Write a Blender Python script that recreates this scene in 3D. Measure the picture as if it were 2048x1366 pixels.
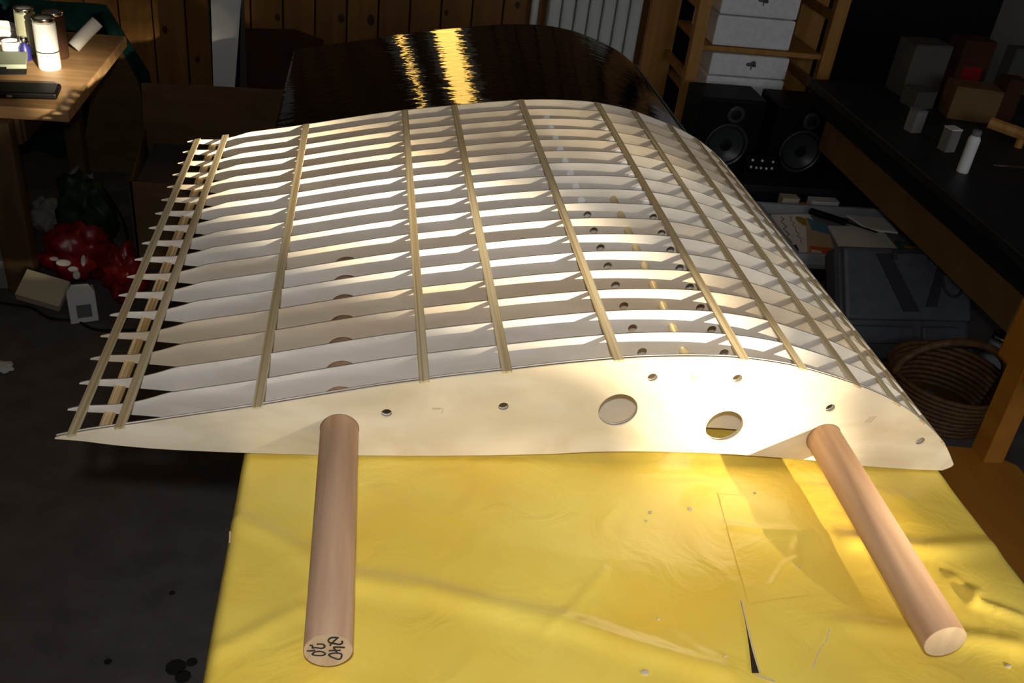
import bpy, bmesh, math, random
from mathutils import Vector, Matrix, noise
random.seed(7)
for o in list(bpy.data.objects): bpy.data.objects.remove(o)
SC = bpy.context.scene
COL = SC.collection

# ------------------------------------------------------------------ camera
F_PX = 1914.3
cam = bpy.data.cameras.new('camera'); cam_o = bpy.data.objects.new('camera', cam); COL.objects.link(cam_o)
cam.sensor_width = 36.0; cam.lens = 36.0 * F_PX / 2048.0; cam.clip_start = 0.02; cam.clip_end = 50
right = Vector((0.9869, -0.1176, 0.1108)).normalized()
fwd = Vector((0.1588, 0.8322, -0.5312)).normalized()
right = (right - fwd * right.dot(fwd)).normalized(); up = right.cross(fwd)
cam_o.matrix_world = Matrix(((right.x, up.x, -fwd.x, 0.2997), (right.y, up.y, -fwd.y, -0.8129), (right.z, up.z, -fwd.z, 0.6698), (0, 0, 0, 1)))
SC.camera = cam_o

# ------------------------------------------------------------------ world, sun, flash, exposure
w = bpy.data.worlds.new('world'); SC.world = w; w.use_nodes = True
w.node_tree.nodes['Background'].inputs[0].default_value = (0.92, 0.95, 1.0, 1)
w.node_tree.nodes['Background'].inputs[1].default_value = 3.6
SUN_DIR = Vector((-0.50, 1.0, -0.272)).normalized()
sun = bpy.data.lights.new('sun', 'SUN'); sun.energy = 15.0; sun.angle = math.radians(0.55); sun.color = (1.0, 0.86, 0.60)
sun_o = bpy.data.objects.new('sun', sun); COL.objects.link(sun_o); sun_o.rotation_euler = SUN_DIR.to_track_quat('-Z', 'Y').to_euler()
fl = bpy.data.lights.new('camera_flash', 'SPOT'); fl.energy = 25.0; fl.spot_size = math.radians(98); fl.spot_blend = 1.0; fl.shadow_soft_size = 0.018; fl.color = (1.0, 0.97, 0.94)
fl_o = bpy.data.objects.new('camera_flash', fl); COL.objects.link(fl_o); fl_o.location = (0.288, -0.82, 0.782); fl_o.rotation_euler = (Vector((.50, .05, .03)) - Vector((0.288, -0.82, 0.782))).to_track_quat('-Z', 'Y').to_euler()
SC.view_settings.view_transform = 'Standard'; SC.view_settings.look = 'None'; SC.view_settings.gamma = 1.0
SC.view_settings.use_curve_mapping = False; SC.view_settings.exposure = 0.0

# ------------------------------------------------------------------ helpers
def tag(o, label=None, cat=None, group=None, kind=None):
    if label: o['label'] = label
    if cat: o['category'] = cat
    if group: o['group'] = group
    if kind: o['kind'] = kind
    return o
def empty(name, loc=(0, 0, 0), rot=(0, 0, 0)):
    o = bpy.data.objects.new(name, None); COL.objects.link(o); o.location = loc; o.rotation_euler = rot; o.empty_display_size = .05
    return o
def rel(o, r): o.parent = r; o.matrix_parent_inverse = Matrix.Translation(-Vector(r.location)); return o
def link(name, me, mat, parent=None, smooth=False, loc=None, rot=None):
    o = bpy.data.objects.new(name, me); COL.objects.link(o)
    if mat and not me.materials: me.materials.append(mat)
    if smooth:
        for p in me.polygons: p.use_smooth = True
    if parent: o.parent = parent
    if loc: o.location = loc
    if rot: o.rotation_euler = rot
    return o
def bm_mesh(bm, name='m'):
    bmesh.ops.recalc_face_normals(bm, faces=bm.faces)
    me = bpy.data.meshes.new(name); bm.to_mesh(me); bm.free(); return me
def boxm(x0, x1, y0, y1, z0, z1, bev=0.0, seg=2):
    bm = bmesh.new(); bmesh.ops.create_cube(bm, size=1)
    for v in bm.verts: v.co = Vector(((x0 + x1) / 2 + v.co.x * (x1 - x0), (y0 + y1) / 2 + v.co.y * (y1 - y0), (z0 + z1) / 2 + v.co.z * (z1 - z0)))
    if bev > 0: bmesh.ops.bevel(bm, geom=bm.edges[:], offset=bev, segments=seg, affect='EDGES', profile=.5)
    return bm_mesh(bm)
def box(name, mat, x0, x1, y0, y1, z0, z1, bev=0.0, parent=None, **k): return link(name, boxm(x0, x1, y0, y1, z0, z1, bev), mat, parent, **k)
def prism(pts, d, axis='y'):
    """closed outline pts (u,v) given thickness d: axis y -> (u,+-,v); axis z -> (u,v,+-); axis x -> (+-,u,v)"""
    bm = bmesh.new(); A = []; B = []
    for u, v in pts:
        if axis == 'y': a, b = (u, 0, v), (u, d, v)
        elif axis == 'z': a, b = (u, v, 0), (u, v, d)
        else: a, b = (0, u, v), (d, u, v)
        A.append(bm.verts.new(a)); B.append(bm.verts.new(b))
    bm.faces.new(A); bm.faces.new(B[::-1]); n = len(A)
    for i in range(n): bm.faces.new((A[i], B[i], B[(i + 1) % n], A[(i + 1) % n]))
    bmesh.ops.triangulate(bm, faces=[f for f in bm.faces if len(f.verts) > 4])
    return bm_mesh(bm)
def lathe(prof, n=32, axis=None, cap=True):
    """prof = [(r,z)...]; revolve around z"""
    bm = bmesh.new(); rings = []
    for r, z in prof:
        rings.append([bm.verts.new((r * math.cos(2 * math.pi * i / n), r * math.sin(2 * math.pi * i / n), z)) for i in range(n)])
    for a, b in zip(rings, rings[1:]):
        for i in range(n): bm.faces.new((a[i], a[(i + 1) % n], b[(i + 1) % n], b[i]))
    if cap:
        bm.faces.new(rings[0]); bm.faces.new(rings[-1])
    return bm_mesh(bm)
def tubem(pts, r, n=8, closed=False):
    bm = bmesh.new(); P = [Vector(p) for p in pts]; rings = []; N = len(P); prev = None
    for i, p in enumerate(P):
        t = (P[min(i + 1, N - 1)] - P[max(i - 1, 0)]).normalized()
        if prev is None:
            a = Vector((0, 0, 1)) if abs(t.z) < .9 else Vector((1, 0, 0)); u = t.cross(a).normalized()
        else: u = (prev - t * prev.dot(t)).normalized()
        prev = u; v = t.cross(u); rr = r[i] if isinstance(r, (list, tuple)) else r
        rings.append([bm.verts.new(p + (u * math.cos(2 * math.pi * k / n) + v * math.sin(2 * math.pi * k / n)) * rr) for k in range(n)])
    for a, b in zip(rings, rings[1:]):
        for k in range(n): bm.faces.new((a[k], a[(k + 1) % n], b[(k + 1) % n], b[k]))
    bm.faces.new(rings[0]); bm.faces.new(rings[-1])
    return bm_mesh(bm)
def catmull(P, m=6, closed=False):
    out = []; n = len(P)
    for i in range(n if closed else n - 1):
        p1, p2 = P[i], P[(i + 1) % n]
        p0 = P[i - 1] if (i > 0 or closed) else tuple(2 * a - b for a, b in zip(p1, p2))
        p3 = P[(i + 2) % n] if (i + 2 < n or closed) else tuple(2 * b - a for a, b in zip(p1, p2))
        for k in range(m):
            t = k / m
            out.append(tuple(.5 * (2 * b + (c - a) * t + (2 * a - 5 * b + 4 * c - d) * t * t + (3 * b - a - 3 * c + d) * t ** 3) for a, b, c, d in zip(p0, p1, p2, p3)))
    if not closed: out.append(tuple(P[-1]))
    return out
def grid(nx, ny, f, thick=0.0):
    bm = bmesh.new(); V = [[bm.verts.new(f(i / nx, j / ny)) for i in range(nx + 1)] for j in range(ny + 1)]
    for j in range(ny):
        for i in range(nx): bm.faces.new((V[j][i], V[j][i + 1], V[j + 1][i + 1], V[j + 1][i]))
    if thick:
        bmesh.ops.recalc_face_normals(bm, faces=bm.faces)
        bmesh.ops.solidify(bm, geom=bm.faces[:], thickness=thick)
    return bm_mesh(bm)
def holed(outline, holes, thick):
    """flat plate with round holes: outline (x,z) list, holes (x,z,r[,n]); front face at y=0, back at y=thick"""
    cu = bpy.data.curves.new('plate', 'CURVE'); cu.dimensions = '2D'; cu.fill_mode = 'BOTH'; cu.extrude = thick / 2
    def add(pts):
        s = cu.splines.new('POLY'); s.points.add(len(pts) - 1); s.use_cyclic_u = True
        for p, q in zip(s.points, pts): p.co = (q[0], q[1], 0, 1)
    add(outline)
    for h in holes:
        n = 28 if h[2] < .01 else 48
        add([(h[0] + h[2] * math.cos(2 * math.pi * k / n), h[1] + h[2] * math.sin(2 * math.pi * k / n)) for k in range(n)])
    o = bpy.data.objects.new('tmp', cu); COL.objects.link(o); bpy.context.view_layer.update()
    dg = bpy.context.evaluated_depsgraph_get(); me = bpy.data.meshes.new_from_object(o.evaluated_get(dg))
    bpy.data.objects.remove(o); bpy.data.curves.remove(cu); me.materials.clear()
    for v in me.vertices: v.co = Vector((v.co.x, v.co.z + thick / 2, v.co.y))
    bm = bmesh.new(); bm.from_mesh(me); bmesh.ops.remove_doubles(bm, verts=bm.verts, dist=1e-6); bmesh.ops.recalc_face_normals(bm, faces=bm.faces); bm.to_mesh(me); bm.free()
    return me

# ------------------------------------------------------------------ materials
def mat(name, col, rough=.6, spec=.3, metal=0.0, coat=0.0, emit=None, es=0.0):
    m = bpy.data.materials.new(name); m.use_nodes = True; b = m.node_tree.nodes['Principled BSDF']
    b.inputs['Base Color'].default_value = (*col, 1); b.inputs['Roughness'].default_value = rough; b.inputs['Specular IOR Level'].default_value = spec
    b.inputs['Metallic'].default_value = metal; b.inputs['Coat Weight'].default_value = coat
    if emit: b.inputs['Emission Color'].default_value = (*emit, 1); b.inputs['Emission Strength'].default_value = es
    return m
def noisy(name, c1, c2, scale=(8, 8, 8), nscale=1.0, rough=.6, spec=.3, lo=.35, hi=.65, bump=0.0, detail=4, tint=0.0, c3=None, coat=0.0, distort=0.0, bscale=None, metal=0.0, objcol=False):
    """two-tone stretched noise; tint = per-object brightness/hue variation between c1.. and c3"""
    m = mat(name, c1, rough, spec, metal, coat); nt = m.node_tree; N = nt.nodes; L = nt.links; b = N['Principled BSDF']
    tc = N.new('ShaderNodeTexCoord'); mp = N.new('ShaderNodeMapping'); mp.inputs['Scale'].default_value = scale
    L.new(tc.outputs['Object'], mp.inputs['Vector'])
    oi = N.new('ShaderNodeObjectInfo'); mu = N.new('ShaderNodeMath'); mu.operation = 'MULTIPLY'; mu.inputs[1].default_value = 37.0
    L.new(oi.outputs['Random'], mu.inputs[0]); cx = N.new('ShaderNodeCombineXYZ')
    for k in range(3): L.new(mu.outputs[0], cx.inputs[k])
    L.new(cx.outputs[0], mp.inputs['Location'])
    nz = N.new('ShaderNodeTexNoise'); nz.inputs['Scale'].default_value = nscale; nz.inputs['Detail'].default_value = detail; nz.inputs['Distortion'].default_value = distort
    L.new(mp.outputs[0], nz.inputs['Vector'])
    cr = N.new('ShaderNodeValToRGB'); cr.color_ramp.elements[0].position = lo; cr.color_ramp.elements[1].position = hi
    cr.color_ramp.elements[0].color = (*c1, 1); cr.color_ramp.elements[1].color = (*c2, 1); L.new(nz.outputs['Fac'], cr.inputs[0])
    out = cr.outputs[0]
    if c3:
        mx = N.new('ShaderNodeMix'); mx.data_type = 'RGBA'; mx.blend_type = 'MULTIPLY'; mx.inputs[7].default_value = (*c3, 1)
        mr = N.new('ShaderNodeMath'); mr.operation = 'MULTIPLY'; mr.inputs[1].default_value = tint
        L.new(oi.outputs['Random'], mr.inputs[0]); L.new(mr.outputs[0], mx.inputs[0]); L.new(out, mx.inputs[6]); out = mx.outputs[2]
    if objcol:
        mx = N.new('ShaderNodeMix'); mx.data_type = 'RGBA'; mx.blend_type = 'MULTIPLY'; mx.inputs[0].default_value = 1.0
        L.new(oi.outputs['Color'], mx.inputs[7]); L.new(out, mx.inputs[6]); out = mx.outputs[2]
    L.new(out, b.inputs['Base Color'])
    if bump:
        bp = N.new('ShaderNodeBump'); bp.inputs['Strength'].default_value = bump; bp.inputs['Distance'].default_value = .002
        if bscale:
            n2 = N.new('ShaderNodeTexNoise'); n2.inputs['Scale'].default_value = bscale; n2.inputs['Detail'].default_value = 5; L.new(tc.outputs['Object'], n2.inputs['Vector']); L.new(n2.outputs['Fac'], bp.inputs['Height'])
        else: L.new(nz.outputs['Fac'], bp.inputs['Height'])
        L.new(bp.outputs[0], b.inputs['Normal'])
    return m
M = {}
M['ply'] = noisy('poplar_plywood', (.62, .565, .49), (.80, .755, .695), (7, 3, 20), 1.0, .75, .15, .28, .72, .05, distort=.6, objcol=True)
M['birch'] = noisy('birch_plywood', (.66, .56, .395), (.81, .73, .58), (6, 3, 11), 1.0, .7, .2, .28, .72, .04, distort=2.0)
M['pine'] = noisy('pine_strip', (.44, .325, .165), (.67, .56, .37), (330, 2.5, 330), 1.0, .65, .2, .38, .62, .1, detail=2)
M['pine_low'] = noisy('pine_strip_low', (.40, .25, .09), (.72, .54, .30), (330, 2.5, 330), 1.0, .65, .2, .40, .60, .1, detail=2)
M['beech'] = noisy('beech_dowel', (.38, .225, .135), (.56, .375, .25), (70, 6, 70), 1.0, .6, .25, .25, .75, .1, c3=(1.0, .96, .9), tint=1.0)
M['beech_end'] = noisy('beech_end_grain', (.50, .37, .25), (.60, .46, .32), (90, 90, 25), 1.0, .75, .15)
M['rod'] = noisy('pale_rod', (.70, .55, .28), (.78, .64, .38), (200, 8, 200), 1.0, .6, .25)
M['ink'] = mat('black_ink', (.02, .017, .02), .5)
M['pencil'] = mat('pencil', (.42, .31, .18), .7)
M['white_plug'] = mat('white_foam_plug', (.95, .95, .97), .7)
M['floor'] = noisy('grey_floor', (.085, .072, .066), (.125, .108, .10), (14, 14, 14), 1.0, .8, .2, .3, .7, .05)
M['stain'] = mat('dark_floor_stain', (.012, .012, .012), .7)
M['plaster'] = noisy('plaster', (.45, .43, .40), (.5, .48, .45), (10, 10, 10), 1.0, .9, .1)
M['wallpine'] = noisy('pine_panelling', (.22, .095, .022), (.34, .17, .045), (14, 14, 1.3), 1.0, .55, .3, .3, .7, .05, c3=(.75, .68, .6), tint=1.0, distort=.8)
M['knot'] = mat('pine_knot', (.06, .025, .01), .6)
M['cardboard'] = noisy('cardboard', (.125, .078, .036), (.165, .105, .052), (10, 10, 30), 1.0, .9, .1, c3=(.8, .76, .72), tint=1.0)
M['cardred'] = noisy('brown_board', (.05, .022, .013), (.07, .032, .018), (8, 8, 8), 1.0, .85, .1)
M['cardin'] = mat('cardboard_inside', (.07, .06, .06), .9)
M['white'] = noisy('white_painted', (.66, .65, .67), (.74, .73, .75), (6, 6, 6), 1.0, .6, .3)
M['foamwhite'] = noisy('white_foam', (.78, .77, .79), (.86, .85, .87), (60, 60, 60), 1.0, .8, .2, bump=.1)
M['radiator'] = mat('radiator_enamel', (.62, .66, .62), .4, .4)
M['shelfpine'] = noisy('shelf_pine', (.36, .165, .035), (.48, .25, .07), (30, 30, 2), 1.0, .5, .3, distort=.5)
M['deskpine'] = noisy('desk_pine', (.36, .20, .085), (.50, .31, .15), (3, 25, 25), 1.0, .5, .35, distort=.6)
M['chairwood'] = noisy('chair_wood', (.30, .115, .012), (.36, .15, .02), (25, 4, 25), 1.0, .38, .4, distort=.5)
M['green'] = noisy('dark_green_cloth', (.003, .022, .019), (.006, .034, .03), (20, 20, 20), 1.0, .9, .1)
M['black'] = mat('black_plastic', (.004, .004, .005), .5, .12)
M['blackmatte'] = mat('black_matte', (.008, .008, .010), .8, .2)
M['cone'] = mat('speaker_cone', (.007, .007, .008), .6, .15)
M['ring'] = mat('speaker_ring', (.035, .04, .04), .35, .4)
M['chrome'] = mat('chrome', (.75, .75, .72), .18, .5, 1.0)
M['label_white'] = noisy('can_label', (.72, .72, .72), (.8, .8, .8), (20, 20, 20), 1.0, .4, .4)
M['olive'] = mat('olive_label', (.42, .43, .30), .35, .5, .3)
M['blue'] = mat('blue_plastic', (.02, .02, .16), .4, .4)
M['red'] = noisy('red_bag', (.16, .005, .007), (.26, .010, .010), (12, 12, 12), 1.0, .35, .5)
M['redprint'] = mat('white_print', (.65, .62, .58), .5)
M['greenprint'] = mat('green_print', (.012, .03, .008), .5)
M['greybox'] = noisy('grey_green_card', (.30, .34, .27), (.36, .40, .32), (9, 9, 9), 1.0, .7, .2)
M['paper'] = mat('white_paper', (.62, .61, .60), .8, .2)
M['cream'] = mat('cream_paper', (.50, .43, .30), .8, .2)
M['rubber'] = mat('black_rubber', (.006, .006, .006), .6)
M['case'] = noisy('grey_tool_case', (.060, .064, .075), (.075, .08, .092), (40, 40, 40), 1.0, .5, .35)
M['caseline'] = mat('case_recess', (.022, .024, .030), .6)
M['bench'] = noisy('dark_bench', (.012, .013, .016), (.02, .021, .025), (9, 9, 9), 1.0, .5, .3)
M['benchpanel'] = noisy('brown_panel', (.14, .085, .03), (.18, .11, .042), (9, 9, 9), 1.0, .8, .2)
M['wicker'] = noisy('wicker', (.07, .032, .010), (.12, .06, .02), (60, 60, 60), 1.0, .6, .3)
M['orange'] = mat('orange_print', (.62, .11, .02), .5)
M['sky'] = mat('sky_print', (.10, .24, .36), .5)
M['sand'] = mat('sand_print', (.55, .42, .27), .5)
M['gold'] = mat('gold_print', (.42, .24, .02), .5)
M['greyprint'] = mat('grey_print', (.12, .13, .14), .5)
M['teal'] = mat('teal_print', (.03, .14, .10), .5)
M['glass'] = mat('clear_glass', (.9, .95, .95), .05); M['glass'].node_tree.nodes['Principled BSDF'].inputs['Transmission Weight'].default_value = 1.0
M['frame'] = mat('window_frame', (.7, .68, .62), .5)
M['greyplastic'] = mat('grey_plastic', (.17, .18, .19), .4, .4)
M['trayedge'] = mat('tray_plastic', (.30, .31, .33), .4, .4)

def film_material():
    m = mat('yellow_plastic_film', (.62, .42, .035), .30, .5, coat=.25); nt = m.node_tree; N = nt.nodes; L = nt.links; b = N['Principled BSDF']
    tc = N.new('ShaderNodeTexCoord')
    n1 = N.new('ShaderNodeTexNoise'); n1.inputs['Scale'].default_value = 5.5; n1.inputs['Detail'].default_value = 3; L.new(tc.outputs['Object'], n1.inputs['Vector'])
    cr = N.new('ShaderNodeValToRGB'); cr.color_ramp.elements[0].position = .32; cr.color_ramp.elements[1].position = .68
    cr.color_ramp.elements[0].color = (.86, .585, .07, 1); cr.color_ramp.elements[1].color = (.92, .73, .14, 1); L.new(n1.outputs['Fac'], cr.inputs[0]); L.new(cr.outputs[0], b.inputs['Base Color'])
    n2 = N.new('ShaderNodeTexNoise'); n2.inputs['Scale'].default_value = 16; n2.inputs['Detail'].default_value = 3; n2.inputs['Distortion'].default_value = 1.5; L.new(tc.outputs['Object'], n2.inputs['Vector'])
    bp = N.new('ShaderNodeBump'); bp.inputs['Strength'].default_value = .35; bp.inputs['Distance'].default_value = .006; L.new(n2.outputs['Fac'], bp.inputs['Height']); L.new(bp.outputs[0], b.inputs['Normal'])
    return m
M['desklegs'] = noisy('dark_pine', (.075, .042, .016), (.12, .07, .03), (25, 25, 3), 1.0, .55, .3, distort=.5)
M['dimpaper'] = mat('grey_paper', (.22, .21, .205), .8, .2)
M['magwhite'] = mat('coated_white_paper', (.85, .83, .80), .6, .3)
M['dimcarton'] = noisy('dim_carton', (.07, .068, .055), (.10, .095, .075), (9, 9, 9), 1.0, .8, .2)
M['film'] = film_material()
M['tear'] = mat('tear_dark', (.025, .018, .012), .9)
M['fleck'] = mat('white_fleck', (.60, .52, .36), .6)

def black_film_material():
    m = mat('black_gloss_film', (.004, .004, .0045), .05, .22); nt = m.node_tree; N = nt.nodes; L = nt.links; b = N['Principled BSDF']
    tc = N.new('ShaderNodeTexCoord'); mp = N.new('ShaderNodeMapping'); mp.inputs['Scale'].default_value = (20, 48, 20); L.new(tc.outputs['Object'], mp.inputs['Vector'])
    n = N.new('ShaderNodeTexNoise'); n.inputs['Scale'].default_value = 1.0; n.inputs['Detail'].default_value = 2; L.new(mp.outputs[0], n.inputs['Vector'])
    bp = N.new('ShaderNodeBump'); bp.inputs['Strength'].default_value = .36; bp.inputs['Distance'].default_value = .003; L.new(n.outputs['Fac'], bp.inputs['Height']); L.new(bp.outputs[0], b.inputs['Normal'])
    return m
M['blackfilm'] = black_film_material()

# ------------------------------------------------------------------ room
ZF = -0.75; ZC = 1.75; XL = -1.7; XR = 2.9; YB = 3.0; YF = -2.3
tag(box('floor', M['floor'], XL, XR, YF, YB + .09, ZF - .06, ZF), kind='structure')
tag(box('ceiling', M['plaster'], XL, XR, YF, YB + .09, ZC, ZC + .06), kind='structure')
tag(box('wall_left', M['plaster'], XL - .08, XL, YF, YB + .09, ZF, ZC), kind='structure')
tag(box('wall_right', M['plaster'], XR, XR + .08, YF, YB + .09, ZF, ZC), kind='structure')
wb = tag(box('wall_back', M['blackmatte'], XL, XR, YB + .016, YB + .09, ZF, ZC), kind='structure')
pm = boxm(-.0575, .0575, -.016, 0, ZF + .002, ZC - .002, .004)
nP = int((XR - XL) / .12)
for i in range(nP):
    if XL + .06 + i * .12 > 1.36: break
    link('plank', pm, M['wallpine'], wb, loc=(XL + .06 + i * .12, YB + .016, 0))
KNOTS = [(.214, -.315, .012), (.312, -.311, .014), (.874, -.208, .009), (.467, -.391, .008), (-.457, -.411, .010), (-.345, -.516, .008), (-.031, -.33, .009), (.60, -.26, .008)]
PLK = [o for o in COL.objects if o.name.startswith('plank')]
for kx, kz, kr in KNOTS:
    pk = min(PLK, key=lambda o: abs(o.location.x - kx)); kd = lathe([(kr, 0), (kr * .8, .0008)], 14); kd.transform(Matrix.Scale(1.5, 4, (0, 1, 0))); kd.transform(Matrix.Rotation(math.pi / 2, 4, 'X'))
    dx = max(-.04, min(.04, kx - pk.location.x)); link('knot', kd, M['knot'], pk, loc=(dx, -.0161, kz))
# window wall behind the camera: the opening lets the low sun in
WX0, WX1, WZ0, WZ1 = .95, 2.60, .36, 1.32
def wall_with_hole():
    bm = bmesh.new()
    for (x0, x1, z0, z1) in ((XL, WX0, ZF, ZC), (WX1, XR, ZF, ZC), (WX0, WX1, ZF, WZ0), (WX0, WX1, WZ1, ZC)):
        t = boxm(x0, x1, YF - .10, YF, z0, z1); bm.from_mesh(t); bpy.data.meshes.remove(t)
    return bm_mesh(bm)
tag(link('wall_front', wall_with_hole(), M['plaster']), kind='structure')
w1 = tag(empty('window_1', ((WX0 + WX1) / 2, YF - .05, WZ0)), kind='structure')
hw = (WX1 - WX0) / 2; hh = WZ1 - WZ0
for nm, a in (('frame_bar', (-hw, -hw + .03, -.03, .03, 0, hh)), ('frame_bar', (hw - .03, hw, -.03, .03, 0, hh)), ('frame_bar', (-hw, hw, -.03, .03, 0, .03)), ('frame_bar', (-hw, hw, -.03, .03, hh - .03, hh))):
    box(nm, M['frame'], *a, .003, parent=w1)
# unseen leafy tree added outside the window, its gap shaped to leave one slanting beam
TYO = -11.0
def ap2w(xp, zp): return xp - .5 * TYO, zp - .272 * TYO
def lerp(tbl, z):
    for (z0, x0), (z1, x1) in zip(tbl, tbl[1:]):
        if z <= z1: return x0 + (x1 - x0) * max(0, min(1, (z - z0) / (z1 - z0)))
    return tbl[-1][1]
LT = [(-.9, .87), (-.075, .86), (-.07, .76), (-.014, .745), (-.008, .655), (.06, .625), (.12, .60), (.148, .55), (.168, .44), (.205, .35), (.30, .28), (.62, .27), (1.5, .27)]
RT = [(-.9, .80), (-.06, .84), (.03, .82), (.10, .80), (.17, .80), (.22, .755), (.25, .69), (.285, .60), (.315, .49), (.35, .39), (.62, .33), (1.5, .3)]
def clear_share(xp, zp):
    l = lerp(LT, zp); r = lerp(RT, zp)
    if l < xp < r: return 1.0
    if xp >= r: return (.10 if zp < .36 else .03) if zp > -.1 else .05
    return (.05 if zp < .10 else .025) if zp > -.10 and xp > .30 else .03
def foliage():
    rnd = random.Random(11); V = []; Fc = []; A = .026 * .018 / 2 * .9 * 1.25; lam = -math.log(.03) / A
    x0, x1, z0, z1 = -.35, 1.9, -.45, .95; n = int((x1 - x0) * (z1 - z0) * lam)
    for _ in range(n):
        xp = rnd.uniform(x0, x1); zp = rnd.uniform(z0, z1)
        if rnd.random() > -math.log(clear_share(xp, zp)) / A / lam: continue
        x, z = ap2w(xp, zp); dy = rnd.uniform(-.15, .15); c = Vector((x - .5 * dy, TYO + dy, z - .272 * dy)); a = rnd.uniform(0, math.pi)
        u = Vector((math.cos(a), rnd.uniform(-.4, .4), math.sin(a))) * .0145; v = Vector((-math.sin(a), rnd.uniform(-.4, .4), math.cos(a))) * .0101
        k = len(V); V += [c - u, c + v, c + u, c - v]; Fc.append((k, k + 1, k + 2, k + 3))
    me = bpy.data.meshes.new('leaf_screen'); me.from_pydata([tuple(p) for p in V], [], Fc); return me
tree = tag(empty('beam_tree', (6.0, TYO - .4, ZF)), 'unseen leafy tree added behind the camera to shape the sun beam', 'tree')
M['leaf'] = noisy('leaf', (.04, .10, .02), (.08, .16, .03), (5, 5, 5)); M['bark'] = noisy('bark', (.10, .07, .05), (.16, .12, .08), (9, 9, 2))
o = rel(link('leaf_screen', foliage(), M['leaf']), tree); o['kind'] = 'stuff'
rel(link('trunk', tubem([(6.9, TYO - .4, ZF), (6.95, TYO - .4, 1.5), (7.0, TYO - .4, 3.2), (6.6, TYO - .4, 4.2)], [.16, .13, .11, .05], 12), M['bark'], smooth=True), tree)

# ------------------------------------------------------------------ work table + yellow film
TX0, TX1, TY0, TY1 = .184, 1.000, -.62, .88
wt = tag(empty('work_table', ((TX0 + TX1) / 2, .13, ZF)), 'table under the yellow plastic film carrying the wooden wing skeleton', 'table')
rel(box('table_top', M['deskpine'], TX0 + .006, TX1 - .006, TY0, TY1, -.05, -.026, .002), wt)
for x in (TX0 + .05, TX1 - .11):
    for y in (TY0 + .05, TY1 - .11): rel(box('leg', M['deskpine'], x, x + .06, y, y + .06, ZF, -.05, .003), wt)
def gauss_line(x, y, pts, wd):
    best = 1e9; q = Vector((x, y))
    for a, b in zip(pts, pts[1:]):
        a = Vector(a); b = Vector(b); ab = b - a; t = max(0, min(1, (q - a).dot(ab) / ab.length_squared)); best = min(best, (q - a - ab * t).length)
    return math.exp(-(best / wd) ** 2)
FOLDS = [([(.186, -.096), (.231, -.123), (.271, -.157)], .010, .0045), ([(.299, -.179), (.368, -.192), (.436, -.214), (.503, -.236), (.562, -.263), (.625, -.289)], .013, .0055),
         ([(.474, -.241), (.513, -.204), (.544, -.169)], .004, .0014), ([(.712, -.185), (.735, -.158), (.753, -.148)], .004, .0016), ([(.754, -.137), (.768, -.115)], .004, .0014),
         ([(.592, -.247), (.621, -.273)], .005, .0013), ([(.916, -.174), (.925, -.208), (.959, -.225)], .007, .0045), ([(.917, -.208), (.932, -.191)], .005, .004),
         ([(.772, -.236), (.844, -.247), (.936, -.261)], .012, .0045), ([(.193, -.256), (.224, -.235), (.256, -.211)], .009, .003), ([(.693, -.10), (.732, -.107), (.779, -.109)], .005, .002),
         ([(.833, -.013), (.875, -.03), (.917, -.047)], .012, .003), ([(.822, -.123), (.905, -.131), (.986, -.123)], .012, .0045)]

def film_z(x, y):
    z = -.0045 - .0125 * max(0, min(1, (x - .50) / .5)) ** 1.3
    p = Vector((x * 4.2, y * 5.5, 3.1)); z += .0030 * noise.noise(p)
    z += .0016 * noise.noise(Vector((x * 11, y * 14, 8.7)))
    r = 1 - abs(noise.noise(Vector((x * 5 + y * 3, y * 6 - x * 2, 1.3)))) ; z += .0016 * r ** 8
    front = max(0, min(1, (-.02 - y) / .05))
    for pts, wd, h in FOLDS: z += h * gauss_line(x, y, pts, wd) * front
    # never above the wing's underside
    if y > -.03: z = min(z, -.003 - .0125 * max(0, min(1, (x - .50) / .5)))
    return z
def film_mesh():
    NX, NY = 210, 330; drop = .16
    def f(u, v):
        y = TY0 + .005 + (TY1 - TY0 - .01) * v; s = u * 1.16 - .08      # the strips beyond 0..1 hang down the sides
        ex = .005 * noise.noise(Vector((y * 7, 2.2, 0)))
        if s < 0: 
            k = -s / .08; return (TX0 - .002 + .004 * noise.noise(Vector((y * 9, k * 2, 5))) * k, y, film_z(TX0, y) - .004 - drop * k)
        if s > 1:
            k = (s - 1) / .08; return (TX1 + .002 + ex * .6 + .004 * noise.noise(Vector((y * 9, k * 2, 9))) * k, y, film_z(TX1, y) - .004 - drop * k)
        x = TX0 + (TX1 - TX0) * s + (ex * .6 if s > .98 else 0); e = min(s, 1 - s); return (x, y, film_z(x, y) - (.004 * (1 - e / .008) if e < .008 else 0))
    return grid(NX, NY, f)
pf = tag(link('plastic_film', film_mesh(), M['film'], smooth=True), 'crumpled glossy yellow plastic film covering the work table', 'plastic film')

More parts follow.
